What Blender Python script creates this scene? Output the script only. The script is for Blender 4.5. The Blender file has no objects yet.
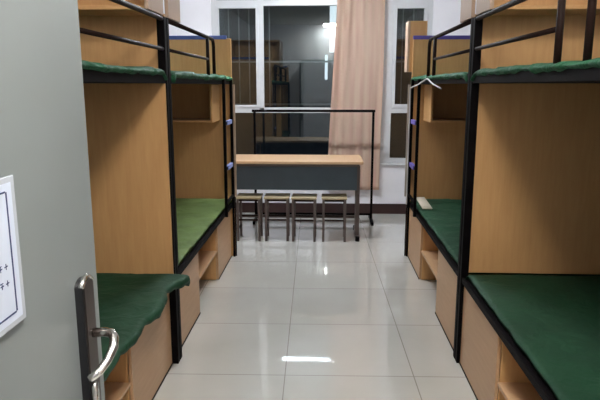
import bpy, bmesh, math, random
from mathutils import Vector, Matrix, noise
C = bpy.context.scene.collection
random.seed(4)
PI = math.pi

# ---------------------------------------------------------------- materials
def nodes(name):
    m = bpy.data.materials.new(name); m.use_nodes = True
    nt = m.node_tree; b = nt.nodes['Principled BSDF']
    return m, nt, b

def plain(name, col, rough=0.5, metal=0.0, spec=0.5, bump=0.0, bscale=200, vary=0.0, vscale=6):
    m, nt, b = nodes(name)
    b.inputs['Base Color'].default_value = (*col, 1)
    b.inputs['Roughness'].default_value = rough
    b.inputs['Metallic'].default_value = metal
    b.inputs['Specular IOR Level'].default_value = spec
    tc = nt.nodes.new('ShaderNodeTexCoord')
    if vary:
        n = nt.nodes.new('ShaderNodeTexNoise'); n.inputs['Scale'].default_value = vscale; n.inputs['Detail'].default_value = 5
        r = nt.nodes.new('ShaderNodeValToRGB')
        r.color_ramp.elements[0].position = .3; r.color_ramp.elements[1].position = .7
        r.color_ramp.elements[0].color = (*[c*(1-vary) for c in col], 1)
        r.color_ramp.elements[1].color = (*[min(1, c*(1+vary)) for c in col], 1)
        nt.links.new(tc.outputs['Object'], n.inputs['Vector']); nt.links.new(n.outputs['Fac'], r.inputs['Fac'])
        nt.links.new(r.outputs['Color'], b.inputs['Base Color'])
    if bump:
        n = nt.nodes.new('ShaderNodeTexNoise'); n.inputs['Scale'].default_value = bscale; n.inputs['Detail'].default_value = 3
        bp = nt.nodes.new('ShaderNodeBump'); bp.inputs['Strength'].default_value = bump; bp.inputs['Distance'].default_value = .01
        nt.links.new(tc.outputs['Object'], n.inputs['Vector']); nt.links.new(n.outputs['Fac'], bp.inputs['Height'])
        nt.links.new(bp.outputs['Normal'], b.inputs['Normal'])
    return m

def wood(name, c1, c2, rough=0.42, stretch=(14, 14, 1.2)):
    m, nt, b = nodes(name)
    tc = nt.nodes.new('ShaderNodeTexCoord'); mp = nt.nodes.new('ShaderNodeMapping')
    mp.inputs['Scale'].default_value = stretch
    n = nt.nodes.new('ShaderNodeTexNoise'); n.inputs['Scale'].default_value = 3.2; n.inputs['Detail'].default_value = 8
    n.inputs['Roughness'].default_value = .62; n.inputs['Distortion'].default_value = .35
    r = nt.nodes.new('ShaderNodeValToRGB')
    r.color_ramp.elements[0].position = .3; r.color_ramp.elements[1].position = .72
    r.color_ramp.elements[0].color = (*c2, 1); r.color_ramp.elements[1].color = (*c1, 1)
    L = nt.links.new
    L(tc.outputs['Object'], mp.inputs['Vector']); L(mp.outputs['Vector'], n.inputs['Vector'])
    L(n.outputs['Fac'], r.inputs['Fac']); L(r.outputs['Color'], b.inputs['Base Color'])
    b.inputs['Roughness'].default_value = rough; b.inputs['Specular IOR Level'].default_value = .35
    return m

def cloth(name, col, strength=.35):
    m, nt, b = nodes(name)
    L = nt.links.new
    tc = nt.nodes.new('ShaderNodeTexCoord')
    n = nt.nodes.new('ShaderNodeTexNoise'); n.inputs['Scale'].default_value = 5; n.inputs['Detail'].default_value = 4
    r = nt.nodes.new('ShaderNodeValToRGB')
    r.color_ramp.elements[0].position = .3; r.color_ramp.elements[1].position = .7
    r.color_ramp.elements[0].color = (*[c*.8 for c in col], 1); r.color_ramp.elements[1].color = (*[c*1.2 for c in col], 1)
    L(tc.outputs['Object'], n.inputs['Vector']); L(n.outputs['Fac'], r.inputs['Fac']); L(r.outputs['Color'], b.inputs['Base Color'])
    n2 = nt.nodes.new('ShaderNodeTexNoise'); n2.inputs['Scale'].default_value = 9; n2.inputs['Detail'].default_value = 6; n2.inputs['Distortion'].default_value = 1.2
    bp = nt.nodes.new('ShaderNodeBump'); bp.inputs['Strength'].default_value = strength; bp.inputs['Distance'].default_value = .03
    L(tc.outputs['Object'], n2.inputs['Vector']); L(n2.outputs['Fac'], bp.inputs['Height']); L(bp.outputs['Normal'], b.inputs['Normal'])
    b.inputs['Roughness'].default_value = .7
    b.inputs['Specular IOR Level'].default_value = .25
    return m

def tile_mat():
    m, nt, b = nodes('glazed_floor_tile'); L = nt.links.new
    tc = nt.nodes.new('ShaderNodeTexCoord'); mp = nt.nodes.new('ShaderNodeMapping'); mp.vector_type = 'TEXTURE'
    # one tile is 0.70 m; the grid is turned a hair against the beds
    mp.inputs['Location'].default_value = (-.208, 2.955, 0); mp.inputs['Rotation'].default_value = (0, 0, math.radians(1.1))
    mp.inputs['Scale'].default_value = (.70, .70, 1)
    L(tc.outputs['Object'], mp.inputs['Vector'])
    br = nt.nodes.new('ShaderNodeTexBrick'); br.offset = 0; br.squash = 1
    br.inputs['Scale'].default_value = 1; br.inputs['Brick Width'].default_value = 1; br.inputs['Row Height'].default_value = 1
    br.inputs['Mortar Size'].default_value = .0045; br.inputs['Mortar Smooth'].default_value = .2; br.inputs['Bias'].default_value = 0
    br.inputs['Color1'].default_value = (.58, .575, .54, 1); br.inputs['Color2'].default_value = (.63, .625, .59, 1)
    br.inputs['Mortar'].default_value = (.34, .32, .29, 1)
    L(mp.outputs['Vector'], br.inputs['Vector'])
    n = nt.nodes.new('ShaderNodeTexNoise'); n.inputs['Scale'].default_value = 2.2; n.inputs['Detail'].default_value = 7
    L(tc.outputs['Object'], n.inputs['Vector'])
    r = nt.nodes.new('ShaderNodeValToRGB'); r.color_ramp.elements[0].position = .3; r.color_ramp.elements[1].position = .7
    r.color_ramp.elements[0].color = (.90, .90, .88, 1); r.color_ramp.elements[1].color = (1, 1, 1, 1)
    L(n.outputs['Fac'], r.inputs['Fac'])
    mx = nt.nodes.new('ShaderNodeMix'); mx.data_type = 'RGBA'; mx.blend_type = 'MULTIPLY'; mx.inputs[0].default_value = 1
    L(br.outputs['Color'], mx.inputs[6]); L(r.outputs['Color'], mx.inputs[7]); L(mx.outputs[2], b.inputs['Base Color'])
    b.inputs['Roughness'].default_value = .16; b.inputs['Specular IOR Level'].default_value = .6; b.inputs['Coat Weight'].default_value = 1; b.inputs['Coat Roughness'].default_value = .025; b.inputs['Coat IOR'].default_value = 1.5
    bp = nt.nodes.new('ShaderNodeBump'); bp.inputs['Strength'].default_value = .25; bp.inputs['Distance'].default_value = .002; bp.invert = True
    L(br.outputs['Fac'], bp.inputs['Height']); L(bp.outputs['Normal'], b.inputs['Normal'])
    return m

def glass_mat():
    m, nt, b = nodes('window_glass'); L = nt.links.new
    nt.nodes.remove(b); out = nt.nodes['Material Output']
    fr = nt.nodes.new('ShaderNodeFresnel'); fr.inputs['IOR'].default_value = 1.85
    tr = nt.nodes.new('ShaderNodeBsdfTransparent'); tr.inputs['Color'].default_value = (.75, .8, .8, 1)
    gl = nt.nodes.new('ShaderNodeBsdfGlossy'); gl.inputs['Roughness'].default_value = .004; gl.inputs['Color'].default_value = (.9, .97, 1, 1)
    mx = nt.nodes.new('ShaderNodeMixShader')
    L(fr.outputs['Fac'], mx.inputs['Fac']); L(tr.outputs[0], mx.inputs[1]); L(gl.outputs[0], mx.inputs[2]); L(mx.outputs[0], out.inputs['Surface'])
    return m

def emis(name, col, s):
    m, nt, b = nodes(name)
    b.inputs['Base Color'].default_value = (*col, 1)
    b.inputs['Emission Color'].default_value = (*col, 1); b.inputs['Emission Strength'].default_value = s
    return m

M = dict(
    wood=wood('beech_laminate', (.65, .38, .165), (.58, .32, .13)),
    wood_h=wood('beech_laminate_lying', (.65, .38, .17), (.58, .32, .135), stretch=(14, 1.2, 14)),
    base=wood('pale_beech_laminate', (.56, .35, .20), (.50, .30, .165), stretch=(14, 1.2, 14)),
    pale=plain('pale_laminate_edge', (.42, .36, .30), .5),
    dusk=plain('rose_laminate', (.48, .34, .25), .5, vary=.05),
    black=plain('black_painted_steel', (.0032, .0022, .0026), .6, 0, .06, vary=.3, vscale=14),
    brown=plain('dark_brown_steel', (.014, .006, .0045), .6, 0, .12, vary=.2, vscale=14),
    deskleg=plain('grey_brown_steel', (.085, .062, .055), .45, 0, .5),
    blue=plain('blue_plastic_edging', (.075, .13, .40), .5), violet=plain('violet_plastic_edging', (.085, .065, .34), .5),
    grip=plain('pale_blue_plastic', (.22, .27, .55), .45),
    grip_violet=plain('violet_plastic', (.13, .10, .42), .45),
    green=cloth('dark_green_sheet', (.010, .050, .023)),
    green_mid=cloth('green_sheet', (.016, .095, .042), 1.0),
    green_olive=cloth('olive_green_sheet', (.105, .160, .048)),  # lighter and yellower than the other green sheets
    wall=plain('white_wall_paint', (.78, .78, .82), .8, bump=.08, bscale=90, vary=.02),
    ceil=plain('ceiling_paint', (.75, .75, .74), .9),
    skirt=plain('dark_red_brown_skirting', (.030, .011, .010), .35, vary=.2),
    pvc=plain('white_plastic_frame', (.58, .60, .62), .35, vary=.03),
    tile=tile_mat(), glass=glass_mat(),
    door=plain('grey_door_paint', (.225, .25, .248), .38, 0, .5, vary=.04, vscale=3),
    chrome=plain('polished_chrome', (.80, .78, .75), .16, 1),
    bronze=plain('brown_mirror_metal', (.075, .06, .055), .32, .7),
    blackp=plain('black_lock_plate', (.012, .012, .014), .3),
    paper=plain('white_paper', (.60, .66, .78), .6), ink=plain('dark_blue_ink', (.03, .045, .14), .6),
    sleeve=plain('clear_grey_sleeve', (.50, .54, .60), .25),
    deskpanel=plain('slate_blue_panel', (.042, .066, .088), .5, vary=.08),
    desktop=wood('desk_top_laminate', (.56, .37, .22), (.50, .32, .19), stretch=(1.2, 14, 14)),
    stoolseat=wood('stool_seat_wood', (.42, .34, .20), (.34, .27, .15), stretch=(1.2, 14, 14)),
    cable=plain('white_cable_plastic', (.62, .60, .60), .5),
    outer=plain('dark_render_facade', (.05, .055, .06), .9, vary=.2),
    bar=plain('grey_painted_bar', (.26, .28, .30), .5),
    lamp=emis('fluorescent_tube', (1, .97, .92), 42),
    lamp_cool=emis('cool_fluorescent_tube', (.90, .95, 1), 92),
    diffuser=emis('frosted_diffuser', (1, .965, .90), 17.5),
    lampbody=plain('lamp_body', (.8, .8, .8), .5),
    glowstrip=emis('added_glow_strip', (.86, .93, 1), .42),
)
def curtain_mat():
    m, nt, b = nodes('pink_beige_curtain'); L = nt.links.new
    tc = nt.nodes.new('ShaderNodeTexCoord')
    mp = nt.nodes.new('ShaderNodeMapping'); mp.inputs['Scale'].default_value = (9, 1, .4); L(tc.outputs['Object'], mp.inputs['Vector'])
    n = nt.nodes.new('ShaderNodeTexNoise'); n.inputs['Scale'].default_value = 2; L(mp.outputs['Vector'], n.inputs['Vector'])
    r = nt.nodes.new('ShaderNodeValToRGB'); r.color_ramp.elements[0].position = .35; r.color_ramp.elements[1].position = .65
    r.color_ramp.elements[0].color = (.74, .51, .41, 1); r.color_ramp.elements[1].color = (.81, .63, .50, 1)
    L(n.outputs['Fac'], r.inputs['Fac']); L(r.outputs['Color'], b.inputs['Base Color']); b.inputs['Roughness'].default_value = .85
    return m
M['curtain'] = curtain_mat()

# ---------------------------------------------------------------- mesh helpers
def box(bm, x0, x1, y0, y1, z0, z1, bev=.002):
    if x0 > x1: x0, x1 = x1, x0
    if y0 > y1: y0, y1 = y1, y0
    mat = Matrix.Translation(((x0+x1)/2, (y0+y1)/2, (z0+z1)/2)) @ Matrix.Diagonal((x1-x0, y1-y0, z1-z0, 1))
    vs = bmesh.ops.create_cube(bm, size=1, matrix=mat)['verts']
    if bev and min(x1-x0, y1-y0, z1-z0) > 3*bev:
        es = {e for v in vs for e in v.link_edges}
        bmesh.ops.bevel(bm, geom=list(es), offset=bev, segments=1, affect='EDGES', profile=.5)

def tube(bm, pts, r, n=10, cap=True):
    pts = [Vector(p) for p in pts]; rings = []
    prev = None
    for i, p in enumerate(pts):
        if i == 0: d = pts[1]-p
        elif i == len(pts)-1: d = p-pts[i-1]
        else: d = (pts[i+1]-p).normalized()+(p-pts[i-1]).normalized()
        d.normalize()
        if prev is None:
            a = Vector((0, 0, 1)) if abs(d.z) < .9 else Vector((1, 0, 0))
            u = d.cross(a).normalized()
        else:
            u = (prev-d*prev.dot(d)).normalized()
        prev = u; w = d.cross(u)
        rr = r[i] if isinstance(r, (list, tuple)) else r
        rings.append([bm.verts.new(p+(u*math.cos(2*PI*k/n)+w*math.sin(2*PI*k/n))*rr) for k in range(n)])
    for a, b in zip(rings, rings[1:]):
        for k in range(n): bm.faces.new((a[k], a[(k+1) % n], b[(k+1) % n], b[k]))
    if cap: bm.faces.new(rings[0][::-1]); bm.faces.new(rings[-1])

def arc(c, a, b, r, n=6):
    """quarter bend round corner c, from direction a to direction b"""
    c, a, b = Vector(c), Vector(a), Vector(b)
    o = c-a*r-b*r if False else c + a*r + b*r
    return [o - b*r*math.cos(t*PI/2/n) - a*r*math.sin(t*PI/2/n) for t in range(n+1)]

def obj(name, bm, mat, parent=None, smooth=False, loc=None):
    me = bpy.data.meshes.new(name)
    bmesh.ops.recalc_face_normals(bm, faces=bm.faces[:])
    bm.to_mesh(me); bm.free()
    o = bpy.data.objects.new(name, me); C.objects.link(o)
    if mat is not None: me.materials.append(mat)
    if parent: o.parent = parent
    if loc: o.location = loc
    if smooth:
        for p in me.polygons: p.use_smooth = True
    return o

def thing(name, label, cat, loc=(0, 0, 0), rz=0, group=None):
    o = bpy.data.objects.new(name, None); C.objects.link(o); o.empty_display_size = .05
    o.location = loc; o.rotation_euler = (0, 0, rz); o['label'] = label; o['category'] = cat
    if group: o['group'] = group
    return o

def tag(o, label, cat, group=None):
    o['label'] = label; o['category'] = cat
    if group: o['group'] = group
    return o

def struct(name, bm, mat, label=None):
    o = obj(name, bm, mat); o['kind'] = 'structure'
    if label: o['label'] = label
    return o

def one(f, *a, **k):
    bm = bmesh.new(); f(bm, *a, **k); return bm

# ---------------------------------------------------------------- room
XL, XR = -1.76, 1.70; YF, YB = .34, 7.12; ZC = 2.92
struct('floor', one(box, XL-.1, XR+.1, -1.6, YB+.12, -.1, 0, 0), M['tile'])
struct('ceiling', one(box, XL-.1, XR+.1, -1.6, YB+.12, ZC, ZC+.1, 0), M['ceil'])
struct('wall_left', one(box, XL-.1, XL, YF, YB, 0, ZC, 0), M['wall'])
struct('wall_right', one(box, XR, XR+.1, YF, YB, 0, ZC, 0), M['wall'])
WX0, WX1, WZ0, WZ1 = -1.35, 1.235, .635, 2.78
bm = bmesh.new()
for a in ((XL-.1, WX0, 0, ZC), (WX1, XR+.1, 0, ZC), (WX0, WX1, 0, WZ0), (WX0, WX1, WZ1, ZC)):
    box(bm, a[0], a[1], YB, YB+.12, a[2], a[3], 0)
struct('wall_back', bm, M['wall'])
DX0, DX1, DZ = -.53, .42, 2.1
bm = bmesh.new()
for a in ((XL-.1, DX0, 0, ZC), (DX1, XR+.1, 0, ZC), (DX0, DX1, DZ, ZC)):
    box(bm, a[0], a[1], YF-.12, YF, a[2], a[3], 0)
struct('wall_front', bm, M['wall'])
bm = bmesh.new()
box(bm, XL-.1, XL, -1.6, YF-.12, 0, ZC, 0); box(bm, XR, XR+.1, -1.6, YF-.12, 0, ZC, 0)
box(bm, XL-.1, XR+.1, -1.7, -1.6, 0, ZC, 0)
struct('wall_corridor', bm, M['wall'])
struct('baseboard_back', one(box, XL, XR, YB-.014, YB, 0, .125), M['skirt'])
struct('baseboard_left', one(box, XL, XL+.012, YF, YB-.014, 0, .125), M['skirt'])
struct('baseboard_right', one(box, XR-.012, XR, YF, YB-.014, 0, .125), M['skirt'])
bm = bmesh.new()
box(bm, DX0-.04, DX0+.012, YF-.13, YF+.012, 0, DZ+.04); box(bm, DX1-.012, DX1+.04, YF-.13, YF+.012, 0, DZ+.04)
box(bm, DX0, DX1, YF-.13, YF+.012, DZ-.012, DZ+.04)
struct('trim_1', bm, M['door'])

# window
w = bpy.data.objects.new('window_1', None); C.objects.link(w); w.location = (0, YB, 0); w['kind'] = 'structure'
F0, F1 = .02, .075      # frame depth, behind the wall face
cols = [WX0, -.765, .75, WX1]; rows = [WZ0, 1.26, 2.50, WZ1]
bm = bmesh.new()
box(bm, WX0, WX0+.06, F0, F1, WZ0, WZ1); box(bm, WX1-.06, WX1, F0, F1, WZ0, WZ1)
box(bm, -.795, -.735, F0, F1, 1.26, WZ1); box(bm, .66, .785, F0, F1, WZ0, WZ1)
for z in rows: 
    z0, z1 = (z, z+.05) if z == WZ0 else ((z-.05, z) if z == WZ1 else (z-.032, z+.032))
    if z == WZ0: box(bm, WX0+.06, .66, F0, F1, z0, z1)
    elif z < 2: box(bm, WX0+.06, .66, F0, F1-.001, z0, z1)
    else: box(bm, WX0+.06, -.795, F0, F1, z0, z1); box(bm, -.735, .66, F0, F1, z0, z1)
    box(bm, .785, WX1-.06, F0, F1, z0, z1)
obj('window_frame', bm, M['pvc'], w)
openings = []
xs = [(WX0+.06, -.795), (-.735, .66), (.785, WX1-.06)]; zs = [(WZ0+.05, 1.228), (1.292, 2.468), (2.532, WZ1-.05)]
for i, (a, b_) in enumerate(xs):
    for j, (c, d) in enumerate(zs):
        if i == 0 and j == 0: continue      # one wide fixed pane below
        if i == 1 and j == 0: a = WX0+.06
        elif i == 1: a = -.735
        if i != 1 and j == 1:
            bm = bmesh.new(); t = .03 if i == 0 else .04   # opening sash
            box(bm, a, a+t, F0-.016, F1-.02, c, d); box(bm, b_-t, b_, F0-.016, F1-.02, c, d)
            box(bm, a+t, b_-t, F0-.016, F1-.02, c, c+t); box(bm, a+t, b_-t, F0-.016, F1-.02, d-t, d)
            s = obj('sash', bm, M['pvc'], w)
            hx = b_-.016 if i == 0 else a+.018
            bm = bmesh.new(); box(bm, hx-.013, hx+.013, F0-.028, F0-.016, 1.78, 1.86, .003)
            box(bm, hx-.009, hx+.009, F0-.05, F0-.028, 1.83, 1.85, .003); box(bm, hx-.010, hx+.010, F0-.06, F0-.045, 1.70, 1.85, .004)
            obj('window_handle', bm, M['pvc'], s)
            obj('pane', one(box, a+t, b_-t, .038, .044, c+t, d-t, 0), M['glass'], w)
        else:
            obj('pane', one(box, a, b_, .045, .051, c, d, 0), M['glass'], w)
struct('trim_2', one(box, WX0-.02, WX1+.02, YB-.035, YB+.02, WZ0-.03, WZ0, .004), M['pvc'])

# outside: security grille and a dark facade with added glowing strips
g = bpy.data.objects.new('window_grille', None); C.objects.link(g); g.location = (0, YB+.30, 0)
g['label'] = 'grey metal security grille outside the window panes'; g['category'] = 'grille'
x = -1.45
while x < 1.45:
    if not (-.62 < x < .62): obj('upright_bar', one(box, x, x+.014, 0, .014, 1.29, 2.9, 0), M['bar'], g)
    x += .125
for z in (1.31, 1.83, 2.88): obj('cross_bar', one(box, -1.5, 1.5, .014, .034, z, z+.022, 0), M['bar'], g)
for xx in (-1.5, 1.48): 
    for z in (1.31, 2.88): obj('wall_bracket', one(box, xx, xx+.02, -.18, .014, z, z+.02, 0), M['bar'], g)
b = thing('apartment_building', 'dark building across the yard with added narrow upright glowing strips', 'building', (0, 15, 0))
obj('facade', one(box, -9, 9, 0, .4, -6, 14, 0), M['outer'], b)
obj('glow_strip', one(box, .09, .26, -.03, 0, 2.36, 4.6, .005), M['glowstrip'], b)  # added glow, stands in for the bright upright streak in the middle pane
obj('glow_strip', one(box, -.02, .05, -.03, 0, 1.7, 2.3, .005), M['glowstrip'], b)

# ---------------------------------------------------------------- door with lock, seen along its face
d = bpy.data.objects.new('door_1', None); C.objects.link(d); d.location = (-.513, YF+.03, 0); d.rotation_euler = (0, 0, math.radians(1.0)); d['kind'] = 'structure'
d['label'] = 'grey painted door standing open into the room'
DW = .92
obj('door_leaf', one(box, -.042, 0, 0, DW, .01, 2.06, .003), M['door'], d)
bm = bmesh.new()
py0, py1, pz0, pz1 = DW-.130, DW-.070, .79, 1.144
def plate(bm, x0, x1, y0, y1, z0, z1, r):
    n = 8; prof = []
    for k in range(n+1):
        t = PI*k/n; prof.append(((y0+y1)/2+math.cos(t)*(y1-y0)/2, z1-r+math.sin(t)*r))
    for k in range(n+1):
        t = PI+PI*k/n; prof.append(((y0+y1)/2+math.cos(t)*(y1-y0)/2, z0+r+math.sin(t)*r))
    A = [bm.verts.new((x0, y, z)) for y, z in prof]; B = [bm.verts.new((x1, y, z)) for y, z in prof]
    bm.faces.new(A); bm.faces.new(B[::-1])
    for k in range(len(A)): bm.faces.new((A[k], A[(k+1) % len(A)], B[(k+1) % len(A)], B[k]))
plate(bm, 0, .017, py0, py1, pz0, pz1, .016)
lp = obj('lock_plate', bm, M['blackp'], d)
bm = bmesh.new(); plate(bm, .017, .020, py0+.006, py1-.006, pz0+.006, pz1-.004, .014)
obj('plate_face', bm, M['bronze'], lp)
bm = bmesh.new(); 
tube(bm, [(.013, py0+.002+.0595*k/8, pz1-.016+.017*math.sin(PI*k/8)) for k in range(9)], .006, 8)
obj('plate_cap', bm, M['chrome'], lp, True)
zc_, yc_ = 1.015, (py0+py1)/2+.005
bm = bmesh.new()
tube(bm, [(.016, yc_, zc_), (.045, yc_, zc_+.002), (.062, yc_-.004, zc_+.001), (.072, yc_-.016, zc_-.004), (.075, yc_-.032, zc_-.018), (.070, yc_-.058, zc_-.036), (.060, yc_-.082, zc_-.050), (.046, yc_-.10, zc_-.058)],
     [.011, .010, .0105, .0105, .010, .0095, .009, .0075], 12)
obj('door_handle', bm, M['chrome'], d, True)
bm = bmesh.new(); plate(bm, .020, .030, yc_-.034, yc_-.014, .845, .91, .010)
obj('key_cylinder', bm, M['chrome'], d, True)
# notice sheet on the door
nt_ = thing('notice_sheet', 'white notice in a clear sleeve with a dark line border, fixed to the grey door', 'notice', (-.513+.004, YF+.03, 0), math.radians(1.0))
ny1 = .572; nz0, nz1 = 1.155, 1.405
obj('sleeve', one(box, 0, .003, .24, ny1, nz0, nz1, .0008), M['sleeve'], nt_)
obj('paper', one(box, .003, .0036, .246, ny1-.012, nz0+.010, nz1-.010, 0), M['paper'], nt_)
bm = bmesh.new(); y1 = ny1-.028
box(bm, .0037, .0041, y1-.004, y1, nz0+.024, nz1-.024, 0); box(bm, .0037, .0041, .26, y1-.004, nz0+.022, nz0+.025, 0)
box(bm, .0037, .0041, .26, y1-.004, nz1-.025, nz1-.022, 0)
obj('border_line', bm, M['ink'], nt_)
bm = bmesh.new()
for z, n in ((1.262, 3), (1.234, 4)):
    for k in range(n):
        yy = y1-.018-k*.017
        box(bm, .0037, .0041, yy-.010, yy, z-.001, z+.001, 0); box(bm, .0037, .0041, yy-.006, yy-.004, z-.005, z+.005, 0)
        if k % 2: box(bm, .0037, .0041, yy-.011, yy-.001, z+.004, z+.0055, 0)
obj('written_characters', bm, M['ink'], nt_)

# ---------------------------------------------------------------- bunk beds
L_, W_, YJ = 2.1, .90, 3.10
YR = .075     # the right pair stands a little nearer the window
ZL, ZU = .503, 1.56
def make_bed(side, far, label):
    s = -1 if side == 'left' else 1; f = 1 if far else -1
    X0 = -.82 if side == 'left' else .757
    root = thing('bunk_bed', label, 'bunk bed', (X0, YJ+(.012 if far else 0)+(YR if side == 'right' else 0), 0), 0, 'bunk beds along both sides of the aisle')
    def B(bm, x0, x1, v0, v1, z0, z1, bev=.002): box(bm, s*x0, s*x1, f*v0, f*v1, z0, z1, bev)
    def P(x, v, z): return (s*x, f*v, z)
    P_ = lambda name, mat, *a, parent=None, **k: obj(name, one(B, *a, **k), mat, parent or root)
    rec = .035 if side == 'left' else .018
    # posts
    P_('post', M['black'], 0, .04, 0, .04, 0, 1.895)
    P_('post', M['black'], W_-.04, W_, 0, .04, 0, 1.895)
    P_('post', M['black'], 0, .016, L_-.022, L_, 0, 1.61)
    P_('post', M['black'], W_-.04, W_, L_-.04, L_, 0, 1.61)
    bolt = bmesh.new(); tube(bolt, [P(.02, 0, 1.835), P(.02, -.004 if far else -.004, 1.835)], .007, 8)
    obj('bolt', bolt, M['chrome'], root)
    # side and cross rails
    for z0, z1, nm in ((1.562, 1.612, 'upper_side_rail'), (ZL-.024, ZL+.008, 'lower_side_rail')):
        P_(nm, M['black'], .004, .034, .04, L_-.022, z0, z1)
        P_(nm, M['black'], W_-.034, W_-.004, .04, L_-.04, z0, z1)
    P_('upper_deck', M['brown'], .034, W_-.034, .02, L_-.001, 1.566, 1.582)
    P_('lower_deck', M['wood_h'], .034, W_-.034, .05, L_-.01, ZL-.03, ZL-.012)
    # guard rail with two uprights, mid bar and bolt
    R = .0125
    for xr, vi, vo in ((.014, 1.13, 1.36),):
        bm = bmesh.new(); zt = 1.885
        o = Vector(P(xr, vo-.06, zt-.06)); dv = Vector((0, f, 0)); dz = Vector((0, 0, 1))
        bend = [o+dz*.06*math.cos(t*PI/12)+dv*.06*math.sin(t*PI/12) for t in range(7)]
        tube(bm, [P(xr, .035, zt)]+bend+[P(xr, vo, 1.60)], R, 10)
        gr = obj('guard_rail', bm, M['brown'], root, True)
        bm = bmesh.new(); tube(bm, [P(xr, vi, zt), P(xr, vi, 1.60)], R, 10); obj('upright', bm, M['brown'], gr, True)
        bm = bmesh.new(); tube(bm, [P(xr, .035, 1.735), P(xr, vi, 1.735)], .0095, 10); obj('mid_bar', bm, M['brown'], gr, True)
    # boards at the joined end: lower screen, upper headboard
    if side == 'left': P_('lower_end_board', M['wood'], .005, W_-.04, .041, .057, ZL+.03, 1.562)
    else: P_('lower_end_board', M['wood'], .041, W_-.041, .006, .024, ZL+.03, 1.562)
    P_('upper_end_board', M['wood'], .041, W_-.041, .006, .024, 1.60, 2.36)
    # shelf box above the joined end
    P_('box_side', M['dusk'], 0, .02, .042, .30, 1.8985, 2.36)
    bm = bmesh.new(); B(bm, .0205, W_-.02, .026, .275, 1.90, 1.918); B(bm, .0205, W_-.02, .026, .30, 2.342, 2.36)
    obj('box_shelf', bm, M['wood_h'], root)
    P_('box_side', M['wood'], W_-.02, W_, .042, .30, 1.8985, 2.36)
    # tall end board at the ladder end, with coloured edging on top
    eb = P_('tall_end_board', M['wood'], 0, W_, L_+.001, L_+.019, .0, 1.95)
    P_('end_board_edge', M['pale'] if side == 'right' else M['dusk'], -.030 if side == 'right' else -.022, -.001, L_+.001, L_+.019, .56, 1.56, parent=eb, bev=0)
    P_('end_board_foot', M['brown'], -.012, -.001, L_+.001, L_+.019, .0, .56, parent=eb, bev=0)
    P_('board_edging', M['violet'] if side == 'right' else M['blue'], .0 if side == 'right' else .04, W_, L_-.004, L_+.024, 1.943, 1.975, parent=eb)
    # small shelf with a side panel inside the lower berth
    bm = bmesh.new()
    B(bm, .11, W_-.02, L_-.36, L_, 1.25, 1.268); ls = obj('wall_shelf', bm, M['wood_h'], root)
    P_('shelf_side', M['wood'], .11, .128, L_-.36, L_, 1.268, 1.56, parent=ls)
    # ladder
    bm = bmesh.new(); ld_v = (1.60, 1.965) if far else (1.74, 2.05)
    for v in ld_v: B(bm, -.024, -.001, v-.013, v+.013, 0.0 if False else ZL-.02, 1.60)
    for z in (.60, .88, 1.25): B(bm, -.020, -.004, ld_v[0]+.013, ld_v[1]-.013, z-.012, z+.012)
    ld = obj('ladder', bm, M['black'], root)
    for z in (.88, 1.25):
        P_('step_grip', M['grip_violet'] if side == 'right' else M['grip'], -.026, .0, ld_v[0]+.08, ld_v[1]-.06, z-.017, z+.018, parent=ld)
    # base: two closed compartments with an open shoe shelf between
    zt = ZL-.025
    for v0, v1 in ((.042, .70), (1.42, L_-.024)):
        bp = P_('base_panel', M['base'], rec, rec+.016, v0, v1, .004, zt)
        P_('bottom_edging', M['brown'], rec-.003, rec+.0, v0, v1, .0, .010, parent=bp, bev=0)
    for v in (.70, 1.404):
        P_('compartment_side', M['wood'], rec+.016, W_-.05, v-.0 if v < 1 else v, v+.016, .004, zt)
    P_('shoe_shelf', M['base'], rec+.004, W_-.06, .718, 1.402, .232, .25)
    P_('compartment_back', M['wood'], W_-.06, W_-.045, .05, L_-.03, .004, zt)
    return root, s, f, X0

beds = {}
beds['ln'] = make_bed('left', False, 'black and beech bunk bed on the left, nearest the open grey door')
beds['lf'] = make_bed('left', True, 'black and beech bunk bed on the left, at the window end')
beds['rn'] = make_bed('right', False, 'black and beech bunk bed on the right, filling the near right of the photo')
beds['rf'] = make_bed('right', True, 'black and beech bunk bed on the right at the window end, white cable on ladder')

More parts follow.
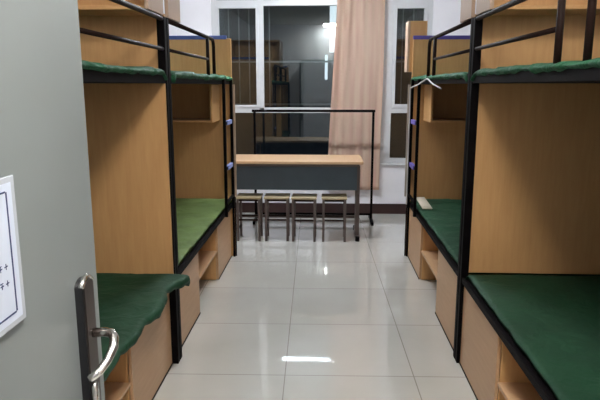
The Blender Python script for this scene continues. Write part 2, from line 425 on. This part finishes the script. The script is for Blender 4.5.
def sheeted(key, z0, th, mat, label, over, v0=.062, v1=2.07, amp=.006, drop=.03, seed=0, jag=.5, x1=.862, group=None):
    """thin mattress under a loose sheet: crown, rounded side, sheet edge lapping out over the aisle side"""
    _, s, f, X0 = beds[key]; yj = YJ+(.012 if key[1] == 'f' else 0)+(YR if key[0] == 'r' else 0)
    bm = bmesh.new(); NV, NX = 110, 34
    def prof(v):
        k = noise.noise(Vector((v*4.3, seed, 0))); k2 = noise.noise(Vector((v*13, seed+5, 0)))
        o = over*(1+jag*k)+.012*jag*k2
        dr = drop*(1+.6*k2+.5*k)
        return o, dr
    rows_ = []
    for i in range(NV+1):
        v = v0+(v1-v0)*i/NV; o, dr = prof(v); row = []; o *= (1-.3*min(v, 1.6)) if key == 'ln' and z0 < 1 else 1
        e = min(1, min(i, NV-i)/3); zt = z0+th*(.35+.65*math.sin(e*PI/2))
        # hanging lip on the aisle side
        xe = -o
        row.append(bm.verts.new((s*(xe+.004), f*v, zt-.012-dr)))
        row.append(bm.verts.new((s*(xe-.004+.006*noise.noise(Vector((v*9, 3, seed)))), f*v, zt-.012-dr*.4)))
        for j in range(NX+1):
            t = j/NX; x = xe+(x1-xe)*t**1.25
            w = .5*noise.noise(Vector((x*5, v*5, seed*3.1)))+.35*noise.noise(Vector((x*14+2*noise.noise(Vector((v*6, x*6, 1))), v*9, seed)))
            z = zt+amp*w*2*e - (.009 if j == 0 else .002 if j == 1 else 0)
            if j >= NX-1: z -= .01*(j-NX+2)
            row.append(bm.verts.new((s*x, f*v, z)))
        row.append(bm.verts.new((s*x1, f*v, z0)))
        row.append(bm.verts.new((s*max(.038, 0), f*v, z0)))
        rows_.append(row)
    n = len(rows_[0])
    for a, b in zip(rows_, rows_[1:]):
        for k in range(n):
            k2 = (k+1) % n
            bm.faces.new((a[k], a[k2], b[k2], b[k]))
    bm.faces.new(rows_[0]); bm.faces.new(rows_[-1][::-1])
    o = obj('mattress', bm, mat, None, True, (X0, yj, 0))
    return tag(o, label, 'mattress', 'green sheeted mattresses on the bunk beds')

zl, zu = ZL-.0115, 1.5825
sheeted('ln', zl, .066, M['green'], 'dark green sheeted mattress on the lower left berth just past the door handle', .070, seed=1, drop=.028, jag=.75)
sheeted('lf', zl, .066, M['green_olive'], 'light olive green sheeted mattress on the lower left berth by the window', -.02, seed=2, drop=.0, jag=.3)
sheeted('rn', zl, .062, M['green'], 'smooth dark green mattress on the near lower right berth', -.020, seed=3, amp=.003, drop=.0, jag=.05)
sheeted('rf', zl, .062, M['green'], 'wrinkled dark green mattress on the lower right berth by the window', -.018, seed=4, drop=.0, jag=.2, amp=.008)
sheeted('ln', zu, .048, M['green_mid'], 'green mattress on the upper left berth nearest the door', .010, seed=6, amp=.009, drop=.012, jag=.6)
sheeted('lf', zu, .046, M['green_mid'], 'rumpled green mattress on the upper left berth by the window', .012, seed=7, amp=.014, drop=.02, jag=.8)
sheeted('rn', zu, .046, M['green_mid'], 'creased green mattress on the near upper right berth', .008, seed=8, amp=.011, drop=.014, jag=.8)
sheeted('rf', zu, .040, M['green_mid'], 'green mattress on the upper right berth by the window', .010, seed=9, amp=.012, drop=.016, jag=.8)

# cabinet block behind the right window end board
cb = obj('outer_box', one(box, .02, .165, L_+.026, L_+.19, 1.67, 2.10), M['wood'], beds['rf'][0], loc=(-.045, 0, 0))
obj('box_front', one(box, .0, .019, L_+.026, L_+.19, 1.67, 2.10), M['dusk'], cb)

# folded paper lying on the right far lower mattress
bm = bmesh.new(); 
for k in range(1):
    box(bm, -.04, .04, -.24, .24, 0, .012, .003)
o = obj('folded_paper', bm, plain('cream_paper', (.60, .52, .42), .7), None, False, (.757+.085, 4.86+YR, zl+.074)); o.rotation_euler = (0, 0, math.radians(-2))
tag(o, 'cream strip of folded paper on the lower right mattress by the ladder', 'paper')

# white cable on the right ladder
cy = YJ+.012
bm = bmesh.new(); X = .757
pts = [(X+.02, 3.98, 1.53), (X-.016, 4.12, 1.565), (X-.022, 4.28, 1.597), (X-.022, 4.45, 1.585), (X-.024, 4.75, 1.555), (X-.034, 4.98, 1.535), (X-.036, 5.05, 1.50), (X-.034, 5.055, 1.3), (X-.036, 5.045, 1.0), (X-.034, 5.05, .75), (X-.035, 5.05, .52)]
fine = []
for i in range(len(pts)-1):
    p0, p1, p2, p3 = [Vector(pts[max(0, min(len(pts)-1, k))]) for k in (i-1, i, i+1, i+2)]
    for t in range(6):
        t /= 6; fine.append(.5*((2*p1)+(p2-p0)*t+(2*p0-5*p1+4*p2-p3)*t*t+(3*p1-p0-3*p2+p3)*t**3))
fine.append(Vector(pts[-1]))
tube(bm, fine, .0055, 8)
tag(obj('cable', bm, M['cable'], None, True, (0, YR, 0)), 'white cable tied at the right upper bunk rail and running down the ladder', 'cable')

# ---------------------------------------------------------------- curtain
bm = bmesh.new(); NX, NZ = 120, 40; rows_ = []
for j in range(NZ+1):
    t = j/NZ; z = 2.74-(2.74-.31)*t; row = []
    xa = .135-.10*min(1, t*1.15); xb = .675-.015*t
    for i in range(NX+1):
        u = i/NX; x = xa+(xb-xa)*u
        y = -.014*math.sin(u*2*PI*4.3+.8*math.sin(u*9))*(.75+.25*math.sin(3*t+u*4)) - .008*math.sin(u*31+t*2)+.006*noise.noise(Vector((u*8, t*5, 0)))
        row.append(bm.verts.new((x+.004*math.sin(t*7+u*5), y, z)))
    rows_.append(row)
for a, b in zip(rows_, rows_[1:]):
    for k in range(NX): bm.faces.new((a[k], a[k+1], b[k+1], b[k]))
bmesh.ops.solidify(bm, geom=bm.faces[:], thickness=.002)
cu = thing('curtain', 'long pinkish beige curtain hanging in front of the wide window', 'curtain', (0, YB-.075, 0))
obj('drape', bm, M['curtain'], cu, True)
bm = bmesh.new(); tube(bm, [(-1.5, -.0, 2.765), (1.4, -.0, 2.765)], .012, 10); obj('curtain_rod', bm, M['pvc'], cu, True)
for x in (-1.45, 0, 1.35): obj('rod_bracket', one(box, x-.01, x+.01, 0, .075, 2.755, 2.775), M['pvc'], cu)

# ---------------------------------------------------------------- black frame rack behind the desk
rk = thing('garment_rack', 'tall thin black metal rack frame standing behind the desk', 'rack', (-.13, 6.68, 0))
RH = .035
for sx in (-1, 1):
    obj('rack_post', one(box, sx*.67-.013, sx*.67+.013, -.013, .013, .028, 1.24+RH), M['black'], rk)
    ft = obj('rack_foot', one(box, sx*.67-.014, sx*.67+.014, -.22, .22, .012, .040, .003), M['black'], rk)
    for yy in (-.205, .205):
        bm = bmesh.new(); tube(bm, [(sx*.67, yy, 0), (sx*.67, yy, .014)], .014, 10); obj('foot_pad', bm, M['black'], ft)
obj('top_bar', one(box, -.70, .69, -.012, .012, 1.222+RH, 1.250+RH), M['black'], rk)
obj('low_bar', one(box, -.657, .657, -.010, .010, .075, .098), M['black'], rk)

# ---------------------------------------------------------------- desk
dk = thing('desk', 'long desk with pale wood top and slate blue front panel below the window', 'desk', (-.32, 6.03, 0))
obj('desk_top', one(box, -.70, .70, -.275, .32, .788, .815, .003), M['desktop'], dk)
obj('front_panel', one(box, -.62, .643, -.225, -.21, .52, .787), M['deskpanel'], dk)
obj('under_shelf', one(box, -.62, .62, -.20, .17, .53, .545), M['deskpanel'], dk)
bm = bmesh.new()
box(bm, -.66, .662, -.262, -.24, .762, .788); box(bm, -.66, .66, .22, .245, .762, .788)
obj('top_frame', bm, M['deskleg'], dk)
for sx in (-1, 1):
    lg = obj('leg', one(box, sx*.655-.020, sx*.655+.020, -.165, -.125, .045, .762), M['deskleg'], dk)
    lg2 = obj('leg', one(box, sx*.655-.013, sx*.655+.013, .10, .13, .045, .762), M['deskleg'], dk)
    fo = obj('foot_rail', one(box, sx*.655-.016, sx*.655+.016, -.25, .25, .014, .045, .004), M['deskleg'], dk)
    for yy in (-.24, .24): obj('foot_cap', one(box, sx*.655-.021, sx*.655+.021, yy-.022, yy+.022, 0, .05, .006), M['black'], fo)
    obj('cheek_plate', one(box, sx*.631-.006, sx*.631+.006, -.205, .20, .55, .762), M['deskpanel'], dk)
obj('cross_bar', one(box, -.64, .64, .10, .12, .16, .19), M['deskleg'], dk)

# ---------------------------------------------------------------- stools
def make_stool():
    t = thing('stool', '', 'stool', (0, 0, 0), 0, 'square stools tucked under the desk')
    obj('seat', one(box, -.128, .128, -.12, .12, .434, .454, .004), M['stoolseat'], t)
    bm = bmesh.new()
    for a in (-1, 1):
        box(bm, -.10, .10, a*.105-.009, a*.105+.009, .412, .433); box(bm, a*.105-.009, a*.105+.009, -.095, .095, .412, .433)
    obj('seat_frame', bm, M['brown'], t)
    for a in (-1, 1):
        for b_ in (-1, 1): obj('leg', one(box, a*.108-.012, a*.108+.012, b_*.106-.012, b_*.106+.012, 0, .433), M['deskleg'], t)
    for z, ax in ((.22, 1), (.12, 0)):
        for a in (-1, 1):
            if ax: obj('rung', one(box, -.098, .098, a*.106-.006, a*.106+.006, z-.008, z+.008), M['brown'], t)
            else: obj('rung', one(box, a*.108-.006, a*.108+.006, -.096, .096, z-.008, z+.008), M['brown'], t)
    return t
st = make_stool()
def dup(root):
    r = root.copy(); C.objects.link(r)
    for ch in list(root.children):
        c = ch.copy(); C.objects.link(c); c.parent = r
    return r
sl = ['small square stool under the desk, nearest the left bunk bed', 'second stool from the left in the row under the desk',
      'third stool from the left, just left of the rightmost stool', 'rightmost stool under the desk, beside the desk leg']
for i, (x, y, rz) in enumerate(((-.765, 5.86, 0), (-.482, 5.87, .02), (-.205, 5.86, -.015), (.098, 5.865, 0))):
    o = st if i == 0 else dup(st)
    o.location = (x, y, 0); o.rotation_euler = (0, 0, rz); o['label'] = sl[i]

# ---------------------------------------------------------------- ceiling lamps (the room's own tubes)
for (x, y, ln, rz, lab) in ((.17, .75, .45, 0, 'fluorescent ceiling lamp near the entrance door'), (-.27, 5.36, .80, -.02, 'fluorescent ceiling lamp near the window')):
    t = thing('ceiling_lamp', lab, 'lamp', (x, y, ZC), rz, 'ceiling lamps')
    obj('lamp_body', one(box, -ln/2-.03, ln/2+.03, -.33 if y < 2 else -.05, .33 if y < 2 else .05, -.04, 0), M['lampbody'], t)
    if y < 2:       # wide lamp under a frosted diffuser
        obj('lamp_diffuser', one(box, -ln/2, ln/2, -.30, .30, -.062, -.041, .006), M['diffuser'], t); continue
    for yy in (-.02, .02):
        bm = bmesh.new(); tube(bm, [(-ln/2, yy, -.057), (ln/2, yy, -.057)], .015, 12); obj('lamp_tube', bm, M['lamp_cool'], t, True)
t = thing('ceiling_lamp', 'fluorescent lamp on the corridor ceiling', 'lamp', (.0, -.9, ZC), 0, 'ceiling lamps')
obj('lamp_body', one(box, -.5, .5, -.05, .05, -.04, 0), M['lampbody'], t)
bm = bmesh.new(); tube(bm, [(-.45, 0, -.056), (.45, 0, -.056)], .015, 12); obj('lamp_tube', bm, M['lamp'], t, True)

# ---------------------------------------------------------------- camera, world, view
cam_d = bpy.data.cameras.new('camera'); cam = bpy.data.objects.new('camera', cam_d); C.objects.link(cam)
f_px = 587; cam_d.sensor_width = 36; cam_d.lens = f_px*36/600; cam_d.clip_start = .02
cam.location = (0, 0, 1.55)
cam.rotation_euler = (math.radians(90-11.02), 0, math.radians(2.44))
bpy.context.scene.camera = cam
wd = bpy.data.worlds.new('night'); bpy.context.scene.world = wd; wd.use_nodes = True
wd.node_tree.nodes['Background'].inputs['Color'].default_value = (.02, .025, .035, 1)
wd.node_tree.nodes['Background'].inputs['Strength'].default_value = 1
sc = bpy.context.scene
sc.view_settings.view_transform = 'Standard'; sc.view_settings.look = 'None'; sc.view_settings.gamma = 1
sc.view_settings.use_curve_mapping = False; sc.view_settings.exposure = 1.84
sc.cycles.use_denoising = True
sc.cycles.max_bounces = 10
